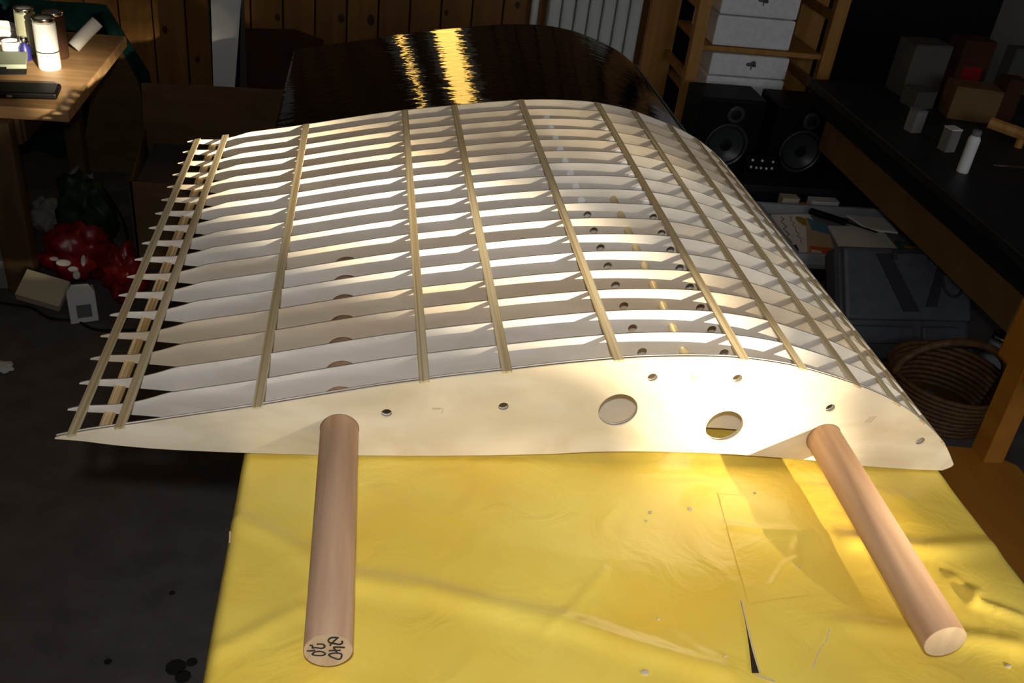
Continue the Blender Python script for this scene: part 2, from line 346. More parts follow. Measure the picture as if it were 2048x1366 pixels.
# ------------------------------------------------------------------ wing skeleton
TOP = [(-.0022, .0176), (.03, .0262), (.077, .0357), (.114, .0436), (.192, .0600), (.262, .0764), (.33, .0918), (.40, .1050), (.4465, .1128), (.511, .1236), (.576, .1325), (.616, .1360), (.66, .1378), (.70, .1374), (.745, .1328), (.785, .1250), (.855, .1043), (.9015, .0850), (.9337, .0665), (.9664, .0429), (.987, .024), (1.004, .002), (1.0085, -.007), (.9975, -.0145)]
BOT = [(.963, -.0136), (.893, -.0085), (.8365, -.0020), (.7235, .0070), (.628, .0095), (.559, .0077), (.514, .0042), (.42, .0005), (.3037, -.001), (.216, .0), (.1125, .004), (.057, .0091), (.026, .0138), (-.0024, .0165)]
SP = .0483; NR = 18
def prof(tbl, x):
    for (x0, z0), (x1, z1) in zip(tbl, tbl[1:]):
        lo, hi = min(x0, x1), max(x0, x1)
        if lo <= x <= hi: return z0 + (z1 - z0) * (x - x0) / (x1 - x0)
    return tbl[-1][1]
ctop = catmull(TOP, 5); cbot = catmull(BOT, 4)
def dip(x): return 0 if x > .10 or x < .012 else .0058 * math.sin(math.pi * (x - .012) / .088)
root_outline = ctop + cbot
rib_outline = [(x, z - dip(x) if i < len(ctop) - 25 else z) for i, (x, z) in enumerate(ctop)] + [(x, z + (.0042 * math.sin(math.pi * (x - .02) / .13) if .02 < x < .15 else 0)) for x, z in cbot]
D1 = (.2832, .0341); D2 = (.831, .0322); RD = .020
SMALL = [(.3316, .0564), (.4549, .0679), (.6116, .1101), (.707, .1116), (.8263, .0745), (.953, .0293)]
small = [(x, z, .0056) for x, z in SMALL]
wing = tag(empty('wing_skeleton', (.5, .41, 0)), 'bare plywood wing skeleton of many ribs lying on the yellow film', 'model wing')
def w_(o): return rel(o, wing)
ROOT_T = .004; RIB_T = .003
rr = w_(link('root_rib', holed(root_outline, small + [(.5813, .0661, .0218), (.7078, .0466, .0215), (*D1, RD + .0006), (*D2, RD + .0006)], ROOT_T), M['birch'])); rr['label'] = 'pale birch end rib with two large round holes'
dbl = w_(link('rib', holed(root_outline, small + [(.5813, .0661, .0222), (.7078, .0466, .0219), (*D1, RD + .0006), (*D2, RD + .0006)], .002), M['ply'])); dbl.location.y = ROOT_T + .0012
COOL = (1.0, 1.0, 1.0, 1); WARM = (.90, .815, .69, 1); MID = (.95, .90, .82, 1)
TINT = {1: COOL, 2: COOL, 3: WARM, 4: WARM, 5: COOL, 6: COOL, 7: MID, 8: COOL, 9: COOL, 10: COOL, 11: COOL, 12: MID, 13: WARM, 14: WARM, 15: WARM, 16: WARM, 17: MID}
TILT = .020
plug = lathe([(.0054, -.0022), (.0054, .004)], 16); plug.materials.append(M['white_plug']); plug.transform(Matrix.Rotation(math.pi / 2, 4, 'X'))
for k in range(1, NR):
    up_ = min(.0010 * k, .0095); hs = [(x, z + (up_ if 2 <= i <= 3 else 0), .0056) for i, (x, z) in enumerate(SMALL)]
    if k == NR - 1: hs = []
    if 5 <= k <= 7: hs.pop(4)
    if k <= 7: hs += [(D1[0], D1[1] + TILT * k * SP, RD + .0007), (D2[0], D2[1] + TILT * k * SP, RD + .0007)]
    rb = w_(link('rib', holed(rib_outline, hs, RIB_T), M['ply'])); rb.location.y = k * SP; rb.color = TINT[k]
    if 9 <= k <= 16:
        for h in hs[2:4]:
            p = link('hole_plug', plug, M['white_plug'], loc=(h[0], .002, h[1])); p.parent = rb
# pencil marks on the root rib
def strokes(name, lines, r, mt, parent, y):
    bm = bmesh.new()
    for L_ in lines:
        t = tubem([(x, y, z) for x, z in L_], r, 5); bm.from_mesh(t); bpy.data.meshes.remove(t)
    o = link(name, bm_mesh(bm), mt); o.parent = parent; return o
mx, mz = .385, .0625
o = strokes('pencil_mark', [[(mx - .006, mz + .002), (mx + .004, mz + .0022), (mx + .006, mz), (mx + .0045, mz - .004)], [(mx - .006, mz + .0005), (mx + .003, mz + .0008)]], .0003, M['pencil'], rr, -.0001); o.matrix_parent_inverse = Matrix()
mx, mz = .880, .0605
o = strokes('pencil_mark', [[(mx - .006 + d, mz - .005), (mx - .001 + d, mz + .004)] for d in (0, .003, .006)], .0003, M['pencil'], rr, -.0001)
# stringers
SX = [.0144, .062, .1994, .3687, .4538, .5708, .709, .7787, .8491, .905, .945, .982]
YE = (NR - 1) * SP + RIB_T
def stringer(xc, top, wd=.0108, th=.0025, proud=.0005, mt='pine', dz=0.0, yend=YE):
    h = .004; tb = ctop if top else cbot[::-1]
    z = prof(tb, xc); tl = Vector((2 * h, prof(tb, xc + h) - prof(tb, xc - h))).normalized(); nl = Vector((-tl.y, tl.x))
    if not top: nl = -nl
    c = Vector((xc, z + dz)) + nl * proud; pts = []
    for a, b in ((-1, 0), (1, 0), (1, -1), (-1, -1)): q = c + tl * (a * wd / 2) + nl * (b * th); pts.append((q.x, q.y))
    ys = -.0005 if top else ROOT_T + .004
    me = prism(pts, yend - ys, 'y')
    for v in me.vertices: v.co.y += ys
    return w_(link('stringer', me, M[mt]))
for i, x in enumerate(SX): stringer(x, True, wd=(.0105 if i < 2 else .0108))
for x in (.040, .108, .215, .35, .50, .64, .78, .90): stringer(x, False, mt='pine_low', wd=.0115, th=.004, proud=0.0)
rl = 9 * SP + .006; rod = lathe([(.0046, 0), (.0050, .0005), (.0050, rl - .001), (.0046, rl)], 20); rod.transform(Matrix.Rotation(-math.pi / 2 + .022, 4, 'X')); rod.transform(Matrix.Translation((.6582, -.0002, .1141)))
w_(link('round_rod', rod, M['rod'], smooth=True))

# ------------------------------------------------------------------ beech dowels
def dowel(D, L, label):
    bm = bmesh.new(); n = 72; y0 = -L; y1 = 7 * SP + .008; rings = []
    for y, r in ((y0, RD - .0006), (y0 + .0006, RD), (y1, RD)):
        rings.append([bm.verts.new((r * math.cos(2 * math.pi * i / n), y, r * math.sin(2 * math.pi * i / n))) for i in range(n)])
    for a, b in zip(rings, rings[1:]):
        for i in range(n): bm.faces.new((a[i], a[(i + 1) % n], b[(i + 1) % n], b[i])).smooth = True
    e = bm.faces.new(rings[0]); bm.faces.new(rings[-1]); e.material_index = 1
    me = bm_mesh(bm); me.materials.append(M['beech']); me.materials.append(M['beech_end'])
    o = link('beech_dowel', me, None, loc=(D[0], 0, D[1])); o.rotation_euler.x = TILT; return tag(o, label, 'dowel', 'round dowels through the wing ribs')
d1 = dowel(D1, .2838, 'round brown beech dowel with handwriting 40 on its cut end')
d2 = dowel(D2, .2868, 'round pale beech dowel with a plain end, poking out near the wing nose')
def W(px, py): return ((px - 800) / 410 * RD, (830 - py) / 290 * RD)
ink = [[(960, 598), (905, 588), (850, 595), (808, 625), (805, 660), (840, 685), (900, 698), (960, 714), (1005, 710), (1035, 685), (1022, 655)], [(830, 730), (870, 680), (920, 630), (965, 590)],
       [(1072, 775), (980, 765), (890, 765), (920, 820), (955, 880)], [(812, 826), (900, 824), (1010, 826)],
       [(820, 900), (845, 935), (920, 970), (975, 988), (1015, 965), (1025, 900), (985, 878), (900, 872), (830, 885), (812, 908)],
       [(498, 722), (545, 730), (545, 772), (580, 765), (620, 770), (690, 780), (738, 765), (745, 735), (705, 706), (612, 705)], [(452, 820), (520, 822), (590, 812)],
       [(545, 880), (580, 845), (670, 835), (740, 862), (752, 890), (700, 910), (610, 908), (550, 892), (545, 880)]]
hw_o = strokes('handwriting', [catmull([W(*p) for p in s], 3) for s in ink], .0008, M['ink'], d1, -.2838 - .0001); hw_o['label'] = 'black handwritten 40 and 2,0'

# flecks, tape patch and tear on the film
def flat_patch(name, pts, mt, parent, dz, thick=.0004, sub=True):
    bm = bmesh.new(); vs = [bm.verts.new((x, y, film_z(x, y) + dz)) for x, y in pts]; f = bm.faces.new(vs); bmesh.ops.triangulate(bm, faces=[f])
    me = bm_mesh(bm); o = link(name, me, mt, parent); return o
def strip_patch(name, left, right_, mt, parent, dz):
    bm = bmesh.new(); A = [bm.verts.new((x, y, film_z(x, y) + dz)) for x, y in left]; B = [bm.verts.new((x, y, film_z(x, y) + dz)) for x, y in right_]
    for i in range(len(A) - 1): bm.faces.new((A[i], A[i + 1], B[i + 1], B[i]))
    return link(name, bm_mesh(bm), mt, parent)
tl = catmull([(.671, -.206), (.666, -.237), (.659, -.268), (.653, -.291)], 5)
trt = [(x + .0065 * max(0, (i - 4) / 11) ** 1.5 + .0004, y) for i, (x, y) in enumerate(tl)]
strip_patch('tear', tl, trt, M['tear'], pf, .0012)['label'] = 'dark slit torn in the film'
strip_patch('torn_edge', trt, [(x + .0016, y) for x, y in trt], M['fleck'], pf, .0018)
t2 = catmull([(.748, -.240), (.738, -.256), (.728, -.265), (.710, -.289)], 4)
strip_patch('torn_edge', t2, [(x + .0022 * abs(math.sin(i * 1.3)), y) for i, (x, y) in enumerate(t2)], M['fleck'], pf, .0016)
t3 = [(.656, -.292), (.663, -.2955), (.671, -.299)]
strip_patch('torn_edge', t3, [(x, y - .0025) for x, y in t3], M['fleck'], pf, .0016)
def blob(name, x, y, r, mt, parent, base):
    me = lathe([(r * .95, -.0012), (r, .0002), (r * .6, .0006), (r * .1, .0008)], 9)
    for v in me.vertices: v.co.x *= 1 + .5 * noise.noise(v.co * 500 + Vector((x * 90, y * 90, 0))); v.co.y *= .8
    return link(name, me, mt, parent, loc=(x, y, base))
for i, (x, y) in enumerate([(.657, -.077), (.611, -.083), (.603, -.096), (.583, -.228), (.751, -.159), (.634, -.272), (.556, -.287), (.912, -.284), (.315, -.163), (.345, -.186), (.741, -.048)]):
    blob('paint_fleck', x, y, (.0030, .0022, .0014, .0015, .0016, .0016, .0038, .0030, .0008, .0008, .0018)[i], M['fleck'], pf, film_z(x, y) + .0008)
def tape(u, v):
    a = Vector((.697, -.052)); b = Vector((.775, -.060)); c = Vector((.679, -.208)); d = Vector((.748, -.196))
    q = (a * (1 - u) + b * u) * (1 - v) + (c * (1 - u) + d * u) * v
    return (q.x, q.y, film_z(q.x, q.y) + .0005 + .0008 * abs(noise.noise(Vector((q.x * 25, q.y * 20, 2)))))
tp = link('tape_patch', grid(26, 40, tape), M['film'], pf, smooth=True); tp['label'] = 'wrinkled patch of yellow tape'
me = boxm(-.0008, .0008, -.007, .007, -.002, .0006, .0004); link('torn_edge', me, M['fleck'], pf, loc=(TX0 - .0006, -.115, film_z(TX0, -.115) - .004), rot=(0, .2, .1))


# ------------------------------------------------------------------ second, black covered wing behind
def black_wing():
    g = tag(empty('covered_wing', (.6, 1.4, -.15)), 'finished model wing covered in glossy black film behind the skeleton', 'model wing')
    pts = ctop + cbot; ox, oz, y0, y1 = .105, -.137, .93, 1.88
    n = 40; bm = bmesh.new(); rings = []
    for j in range(n + 1):
        y = y0 + (y1 - y0) * j / n; rings.append([bm.verts.new((x + ox, y, z + oz + (.0006 * math.sin(j * math.pi) ))) for x, z in pts])
    m = len(pts)
    for a, b in zip(rings, rings[1:]):
        for i in range(m): bm.faces.new((a[i], a[(i + 1) % m], b[(i + 1) % m], b[i])).smooth = True
    me = bm_mesh(bm); rel(link('film_skin', me, M['blackfilm']), g)
    for y in (y0 + .0005, y1 - .0035):
        e = prism([(x + ox, z + oz) for x, z in pts], .003, 'y'); e.transform(Matrix.Translation((0, y, 0))); rel(link('end_rib', e, M['cardred']), g)
    s = prism([(1.0 + ox, -.002 + oz), (1.0105 + ox, -.006 + oz), (1.000 + ox, -.0165 + oz), (.96 + ox, .050 + oz), (.965 + ox, .050 + oz)], y1 - y0, 'y'); s.transform(Matrix.Translation((0, y0, 0)))
    rel(link('leading_edge', s, M['greyplastic']), g)
    return g
black_wing()
tr = tag(empty('low_trestle', (.62, 1.4, ZF)), 'low dark trestle table carrying the black covered wing', 'table')
rel(box('trestle_top', M['blackmatte'], .20, 1.04, .98, 1.84, -.185, -.153, .003), tr)
for x in (.26, .92):
    for y in (1.04, 1.72): rel(box('leg', M['blackmatte'], x, x + .06, y, y + .06, ZF, -.185, .003), tr)
# unseen yellow glow strips added on the back wall for the black film to mirror
def mirrored_glow(i, x0, x1, z0, z1, st):
    g = tag(empty('window_%d' % i, ((x0 + x1) / 2, YB, z0)), kind='structure')
    for a in ((x0 - .04, x0, z0 - .04, z1 + .04), (x1, x1 + .04, z0 - .04, z1 + .04), (x0, x1, z0 - .04, z0), (x0, x1, z1, z1 + .04)):
        rel(box('frame_bar', M['frame'], a[0], a[1], YB - .04, YB, a[2], a[3], .003), g)
    mm = mat('added_yellow_glow_%d' % i, (.7, .45, .08), .7, emit=(1.0, .60, .13), es=st)
    rel(box('glow_panel', mm, x0, x1, YB - .012, YB - .008, z0, z1), g)
mirrored_glow(2, .45, .545, .15, .95, 7.0)
mirrored_glow(3, .280, .296, .15, .95, 7.0)
# ------------------------------------------------------------------ left: low table and its clutter
TZ = -.235
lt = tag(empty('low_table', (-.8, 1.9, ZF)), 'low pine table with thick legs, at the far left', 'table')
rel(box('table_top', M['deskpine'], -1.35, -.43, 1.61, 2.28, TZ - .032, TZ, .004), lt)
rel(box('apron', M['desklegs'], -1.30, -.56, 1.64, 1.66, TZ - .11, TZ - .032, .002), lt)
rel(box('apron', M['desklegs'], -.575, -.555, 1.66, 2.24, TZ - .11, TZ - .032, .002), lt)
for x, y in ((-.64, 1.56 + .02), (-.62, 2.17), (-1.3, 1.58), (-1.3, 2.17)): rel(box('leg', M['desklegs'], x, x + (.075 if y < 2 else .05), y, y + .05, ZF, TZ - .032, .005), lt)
def spray_can(x, y, r, h, body, label, cap=True, mark=False):
    g = tag(empty('spray_can', (x, y, TZ)), label, 'spray can', 'spray cans on the low table')
    link('can_body', lathe([(r * .96, 0), (r, .004), (r, h * .88), (r * .99, h * .89)], 32), body, g, smooth=True)
    link('rim', lathe([(r * .95, h * .89), (r * .93, h * .93), (r * .99, h * .945), (r * 1.0, h * .965), (r * .99, h * .99), (r * .93, h * .995), (r * .88, h * .97)], 32), M['chrome'], g, smooth=True)
    link('dome', lathe([(r * .88, h * .955), (r * .6, h * .985), (r * .3, h * .99)], 24), M['greyplastic'], g, smooth=True)
    if mark: link('label_band', lathe([(r * 1.006, h * .34), (r * 1.006, h * .36)], 32, cap=False), M['black'], g, smooth=True)
    return g
spray_can(-.555, 1.925, .029, .140, M['label_white'], 'white spray can with a thin dark line, front of the low table', mark=True)
spray_can(-.640, 2.045, .027, .128, M['olive'], 'silver spray can with an olive label behind the blue bottle')
spray_can(-.56, 2.03, .028, .128, M['cardred'], 'dark red spray can hidden behind the white spray can')
mg = tag(empty('mug', (-.672, 2.0, TZ)), 'white mug beside the blue bottle on the low table', 'mug')
link('mug_body', lathe([(.020, 0), (.024, .003), (.025, .045), (.022, .045), (.021, .006)], 28), M['label_white'], mg, smooth=True)
link('handle', tubem([(-.024, -.002, .037), (-.036, -.004, .036), (-.041, -.005, .024), (-.036, -.004, .012), (-.024, -.002, .010)], .004, 8), M['label_white'], mg, smooth=True)
bb = tag(empty('bottle', (-.633, 1.985, TZ)), 'small dark blue bottle standing between mug and spray cans', 'bottle')
link('bottle_body', lathe([(.014, 0), (.015, .003), (.015, .034), (.009, .042), (.008, .048)], 24), M['blue'], bb, smooth=True)
link('cap', lathe([(.010, .047), (.010, .060), (.008, .062)], 20), M['chrome'], bb, smooth=True)
gb = tag(empty('flat_box', (-.655, 1.905, TZ), (0, 0, .25)), 'flat grey-green box with a dark base in front of the white mug', 'box')
box('box_base', M['black'], -.075, .045, -.06, .05, 0, .016, .002, gb); box('lid', M['greybox'], -.078, .048, -.062, .052, .016, .028, .002, gb)
link('clasp', boxm(-.03, .0, -.066, -.060, .006, .022, .001), M['black'], gb)
pr_ = tag(empty('paper_roll', (-.500, 2.09, TZ)), 'grey paper roll leaning near the edge of the low table', 'paper roll')
link('roll_sheet', tubem([(-.028, -.02, .019), (.0, .0, .050), (.035, .02, .085)], .018, 20), M['paper'], pr_, smooth=True)
link('core', tubem([(.034, .0194, .084), (.0356, .0206, .0857)], .010, 14), M['cardin'], pr_)
bs = tag(empty('black_case', (-.56, 1.70, TZ), (0, 0, .12)), 'long flat black case at the front edge of the low table', 'case')
box('case_shell', M['black'], -.22, .085, -.035, .05, 0, .018, .006, bs); box('latch', M['chrome'], -.03, -.018, -.039, -.034, .006, .013, .001, bs)
gp = tag(empty('paper_sheet', (-.73, 2.13, TZ)), 'crumpled grey paper standing at the back of the low table', 'paper')
link('sheet', grid(14, 10, lambda u, v: (-.08 + .14 * u, .02 * noise.noise(Vector((u * 4, v * 3, 1))), .002 + .07 * v * (1 - .3 * u) + .008 * noise.noise(Vector((u * 5, v * 5, 4))) * v), .0008), M['paper'], gp)
# dark green cloth hanging behind
def green_cloth(u, v):
    top = [(-1.25, -.24), (-.89, -.232), (-.56, -.222), (-.53, -.27), (-.43, -.49)]
    x = -1.25 + .80 * u; zt = -.235 if u < .86 else -.235 - (u - .86) / .14 * .22
    return (x + .012 * math.sin(v * 5), 2.62 + .02 * math.sin(u * 26) * (.3 + v) - .10 * v, zt + (ZF + .01 - zt) * v)
tag(link('green_cloth', grid(70, 26, green_cloth, .004), M['green'], smooth=True), 'dark green cloth hanging behind the low table', 'cloth')
gs = tubem([(-.545, 2.52, -.24), (-.52, 2.50, -.30), (-.47, 2.48, -.42), (-.452, 2.47, -.475)], .020, 10)
tag(link('cloth_strap', gs, M['green'], smooth=True), 'dark green strap slanting down beside the cardboard', 'strap')
# cardboard
ob = tag(empty('cardboard_box', (-.1, 1.95, ZF)), 'open cardboard box with a raised back flap, left of the wing', 'box')
rel(box('front_panel', M['cardboard'], -.335, .14, 1.745, 1.751, ZF, -.48), ob); rel(box('back_panel', M['cardboard'], -.375, .14, 2.150, 2.156, ZF, -.48), ob)
sl = prism([(-.335, 1.745), (-.329, 1.745), (-.369, 2.156), (-.375, 2.156)], .27, 'z'); sl.transform(Matrix.Translation((0, 0, ZF))); rel(link('side_panel', sl, M['cardboard']), ob)
rel(box('side_panel', M['cardboard'], .134, .14, 1.745, 2.156, ZF, -.48), ob)
fb = prism([(-.375, -.48), (.13, -.48), (.10, -.325), (-.37, -.335)], .005, 'y'); fb.transform(Matrix.Translation((0, 2.15, 0))); rel(link('flap', fb, M['cardboard']), ob)
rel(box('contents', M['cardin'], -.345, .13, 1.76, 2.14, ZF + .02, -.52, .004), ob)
wbd = tag(empty('white_board', (-.16, 2.46, ZF)), 'narrow white board standing upright behind the open cardboard box', 'board')
bd = prism([(-.215, ZF), (-.139, ZF), (-.138, -.44), (-.105, -.14), (-.095, .20), (-.20, .20), (-.20, -.14)], .022, 'y'); bd.transform(Matrix.Translation((0, 2.46, 0))); rel(link('board_face', bd, M['white']), wbd)
bd = boxm(-.2145, -.10, 2.482, 2.486, ZF + .01, .19); rel(link('backing', bd, M['cardin']), wbd)
tb = prism([(-.155, ZF), (.16, ZF), (.15, -.29), (.05, -.262), (-.13, -.275)], .010, 'y'); tb.transform(Matrix.Translation((0, 2.60, 0)))
tag(link('brown_board', tb, M['cardred']), 'dark reddish brown board leaning right of the white board', 'board')
tb = prism([(-.66, ZF), (-.42, ZF), (-.44, -.43), (-.50, -.29), (-.545, -.275)], .010, 'y'); tb.transform(Matrix.Translation((0, 2.42, 0)))
tag(link('cardboard_sheet', tb, M['cardboard']), 'upright cardboard sheet between green cloth and open box', 'board')
# floor clutter left
def crumple(name, mt, c, rad, seed, label, cat, amp=.42, sub=4, parent=None, kind='ico'):
    bm = bmesh.new(); bmesh.ops.create_icosphere(bm, subdivisions=sub, radius=1)
    for v in bm.verts:
        d = v.co.normalized(); k = 1 + amp * noise.noise(d * 2.1 + Vector((seed, 0, 0))) + amp * .7 * abs(noise.noise(d * 4.0 + Vector((0, seed, 0))))  - amp * .3
        v.co = Vector((d.x * rad[0] * k, d.y * rad[1] * k, max(-rad[2] * .92, d.z * rad[2] * k)))
    me = bm_mesh(bm); zmin = min(v.co.z for v in me.vertices)
    o = link(name, me, mt, parent, loc=(c[0], c[1], c[2] - zmin), smooth=True)
    if label: tag(o, label, cat)
    return o
rbag = crumple('plastic_bag', M['red'], (-.48, 1.675, ZF), (.105, .075, .085), 3.1, 'crumpled red plastic bag with white print on the floor', 'bag')
for i, (dx, dz, rx, rz) in enumerate([(-.012, .012, .020, .010), (.012, -.004, .014, .008), (.020, -.02, .010, .012), (-.03, .03, .012, .006), (.045, .03, .006, .016)]):
    dy = -.078 - .004 * i; bl = lathe([(rx, 0), (rx * .9, .0035)], 12); bl.transform(Matrix.Scale(rz / rx, 4, (0, 1, 0))); bl.transform(Matrix.Rotation(math.pi / 2 - .5, 4, 'X')); link('print', bl, M['redprint'], rbag, loc=(dx, dy, dz))
crumple('plastic_bag', M['red'], (-.325, 1.565, ZF), (.055, .06, .085), 8.3, 'smaller red bag standing closest to the wing trailing edge', 'bag')
crumple('plastic_bag', M['greenprint'], (-.50, 1.87, ZF), (.08, .05, .12), 12.7, 'dark green and red bag behind the red plastic bag', 'bag')
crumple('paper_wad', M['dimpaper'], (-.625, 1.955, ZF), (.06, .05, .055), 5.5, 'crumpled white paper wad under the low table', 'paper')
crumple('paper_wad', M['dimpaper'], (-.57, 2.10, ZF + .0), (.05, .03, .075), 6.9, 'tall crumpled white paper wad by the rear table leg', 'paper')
cb = tag(empty('milk_carton', (-.415, 1.455, ZF), (0, 0, .25)), 'small open white carton leaning on the red bags', 'carton')
box('carton_body', M['paper'], -.034, .034, -.02, .03, 0, .085, .002, cb, rot=(-.15, 0, .1)); link('spout', prism([(-.034, 0), (.034, 0), (.020, .022), (-.020, .022)], .004, 'y'), M['paper'], cb, loc=(0, -.004, .086)); link('printed_patch', boxm(-.016, .020, -.0215, -.0195, .015, .05), M['greyprint'], cb, rot=(-.15, 0, .1))
ck = tag(empty('cream_book', (-.53, 1.525, ZF), (0, 0, -.10)), 'cream paperback lying tilted in front of the red bag', 'book')
box('cover', M['cream'], -.055, .055, -.04, .04, .001, .032, .001, ck, rot=(.5, .25, 0)); 
for o in ck.children: o.location = (0, 0, .035)
box('pages', M['paper'], -.053, .056, -.038, .0385, .004, .029, 0, ck, rot=(.5, .25, 0), loc=(0, 0, .035))
wbx = tag(empty('white_box', (-.69, 1.64, ZF)), 'white box on the floor at the left picture edge', 'box')
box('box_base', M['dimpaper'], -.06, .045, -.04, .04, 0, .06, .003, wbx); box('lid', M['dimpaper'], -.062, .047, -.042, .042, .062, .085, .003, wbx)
crumple('paper_scrap', M['paper'], (-.545, 1.215, ZF), (.028, .02, .010), 2.2, 'small white scrap on the floor at the left picture edge', 'paper')
tag(link('power_cable', tubem(catmull([(-1.2, 1.62, ZF + .004), (-.78, 1.56, ZF + .004), (-.64, 1.52, ZF + .004), (-.56, 1.50, ZF + .004), (-.50, 1.452, ZF + .004), (-.43, 1.44, ZF + .004), (-.36, 1.40, ZF + .004), (-.2, 1.42, ZF + .004)], 8), .0035, 8), M['rubber'], smooth=True), 'thin black cable lying across the grey floor', 'cable')
tag(link('power_cable', tubem(catmull([(-.60, 2.35, ZF + .004), (-.571, 2.311, ZF + .004), (-.46, 2.09, ZF + .004), (-.40, 1.92, ZF + .004), (-.36, 1.80, ZF + .004), (-.345, 1.70, ZF + .004)], 8), .004, 8), M['rubber'], smooth=True), 'black cable running along the side of the open cardboard box', 'cable')
fo = bpy.data.objects['floor']
for x, y, r in ((.005, .33, .018), (.03, .34, .010), (-.03, .50, .006), (-.11, .345, .007), (.02, .31, .014)):
    link('floor_stain', lathe([(r, 0), (r * .9, .0006)], 9), M['stain'], fo, loc=(x, y, ZF + .0001))

# ------------------------------------------------------------------ back: radiator, shelf, boxes, speakers
rd = tag(empty('radiator', (1.17, 2.93, ZF)), 'white ribbed radiator on the pine panelled back wall', 'radiator')
fin = boxm(-.024, .024, -.035, .03, .10, .85, .012, 3)
for i in range(7): link('fin', fin, M['radiator'], rd, loc=(-.165 + i * .053, 0, 0))
link('pipe', tubem([(-.215, .01, .0), (-.215, .01, .12), (-.19, .01, .15), (.20, .01, .15)], .010, 10), M['radiator'], rd, smooth=True)
link('pipe', tubem([(-.235, .02, .0), (-.235, .02, .95)], .015, 10), M['radiator'], rd, smooth=True)
sh = tag(empty('pine_shelf', (1.7, 2.68, ZF)), 'tall pine ladder shelf holding white foam boxes', 'shelf')
for x0, x1, y0 in ((1.43, 1.475, 2.49), (1.925, 1.975, 2.49), (1.36, 1.475, 2.83), (1.95, 2.06, 2.83)): rel(box('post', M['shelfpine'], x0, x1, y0, y0 + .035, ZF, 1.2, .003), sh)
for z in (-.175, .20, -.55, -.367): rel(box('shelf_board', M['shelfpine'], 1.475, 1.925, 2.50, 2.85, z - .018, z, .002), sh)
for x in (1.452, 1.95):
    for z in (-.05, -.30): rel(box('rung', M['shelfpine'], x - .01, x + .01, 2.525, 2.83, z - .015, z + .015, .002), sh)
def foam_box(x0, x1, z0, z1, label, bottom=None):
    g = tag(empty('foam_box', ((x0 + x1) / 2, 2.6, z0)), label, 'box', 'white foam boxes on the pine shelf')
    zm = (z0 + z1) / 2 + .004
    rel(box('box_base', M['foamwhite'], x0, x1, 2.505, 2.78, z0, zm - .004, .006), g); rel(box('lid', M['foamwhite'], x0 + .002, x1 - .001, 2.505, 2.78, zm, z1, .006), g)
    xc = (x0 + x1) / 2 + .005; zc = (zm + z1) / 2 + .008; bm = bmesh.new()
    for dx, dz, rx, rz in ((-.008, .0, .012, .007), (.007, .004, .011, .010), (.002, -.010, .003, .010), (.012, -.004, .008, .005)):
        t = lathe([(rx, 0), (rx * .9, .0008)], 12); t.transform(Matrix.Scale(rz / rx, 4, (0, 1, 0))); t.transform(Matrix.Rotation(math.pi / 2, 4, 'X')); t.transform(Matrix.Translation((xc + dx, 2.5045, zc + dz))); bm.from_mesh(t)
    rel(link('emblem', bm_mesh(bm), M['greyprint']), g); return g
foam_box(1.51, 1.80, -.173, .035, 'upper white foam box with dark emblem on the pine shelf')
# lower box stands on a spacer shelf above the speakers
foam_box(1.518, 1.815, -.365, -.200, 'lower white foam box with dark emblem, just above the speakers')
lc = tag(empty('low_cabinet', (1.75, 2.3, ZF)), 'low dark cabinet under the two black speakers', 'cabinet')
rel(box('cabinet_body', M['blackmatte'], 1.42, 2.10, 2.14, 2.46, ZF, -.56, .004), lc); rel(box('cabinet_top', M['bench'], 1.40, 2.12, 2.12, 2.47, -.56, -.535, .003), lc)
def speaker(xc, w_2, z0, z1, y, label):
    g = tag(empty('loudspeaker', (xc, y, z0)), label, 'speaker', 'black speakers under the foam boxes'); h = z1 - z0
    box('cabinet', M['black'], -w_2, w_2, 0, .18, 0, h, .008, g)
    def disc(nm, pf_, mt, x, z):
        m_ = lathe(pf_, 36); m_.transform(Matrix.Rotation(math.pi / 2, 4, 'X')); return link(nm, m_, mt, g, loc=(x, -.0005, z), smooth=True)
    disc('woofer_ring', [(.076, 0), (.078, .006), (.072, .007), (.070, .003)], M['ring'], .0, h * .36); disc('woofer', [(.070, 0), (.068, .004), (.03, -.003), (.02, .004)], M['cone'], 0, h * .36)
    disc('tweeter_ring', [(.030, 0), (.031, .005), (.026, .006)], M['ring'], .01, h * .80); disc('tweeter', [(.026, .001), (.018, .006), (.006, .009)], M['cone'], .01, h * .80)
    return g
speaker(1.545, .118, -.535, -.285, 2.25, 'left black loudspeaker with a round ringed woofer')
sp2 = speaker(1.815, .118, -.535, -.285, 2.235, 'right black loudspeaker with a round ringed woofer')
am = tag(empty('amplifier', (1.68, 2.20, -.535)), 'small black amplifier with white dots between the speakers', 'amplifier')
box('amplifier_case', M['black'], -.07, .06, 0, .03, 0, .075, .004, am)
for i, (x, z) in enumerate([(-.045, .060), (-.010, .060), (.03, .058), (-.045, .035), (-.025, .033), (-.008, .033), (.012, .032), (.032, .034)]): link('button', lathe([(.0045, 0), (.0045, .004), (.003, .005)], 10), M['label_white'], am, loc=(x, .0005, z), rot=(math.pi / 2, 0, 0))
for x, y, a, mt, lab in ((1.742, 2.068, (.030, .02, .032), 'cream', 'small cream carton in front of the left speaker'), (1.87, 2.072, (.050, .02, .028), 'paper', 'small grey carton in front of the right speaker'), (1.795, 2.06, (.014, .014, .018), 'orange', 'tiny orange box between the small cartons')):
    g = tag(empty('small_carton', (x, y, -.60)), lab, 'box'); m_ = M[mt]
    box('carton_body', m_, -a[0], a[0], -a[1], a[1], 0, a[2] * 1.6, .002, g); box('lid_flap', m_, -a[0] * 1.01, a[0] * 1.01, -a[1] * 1.02, a[1], a[2] * 1.6 + .0005, a[2] * 1.6 + .003, 0, g)
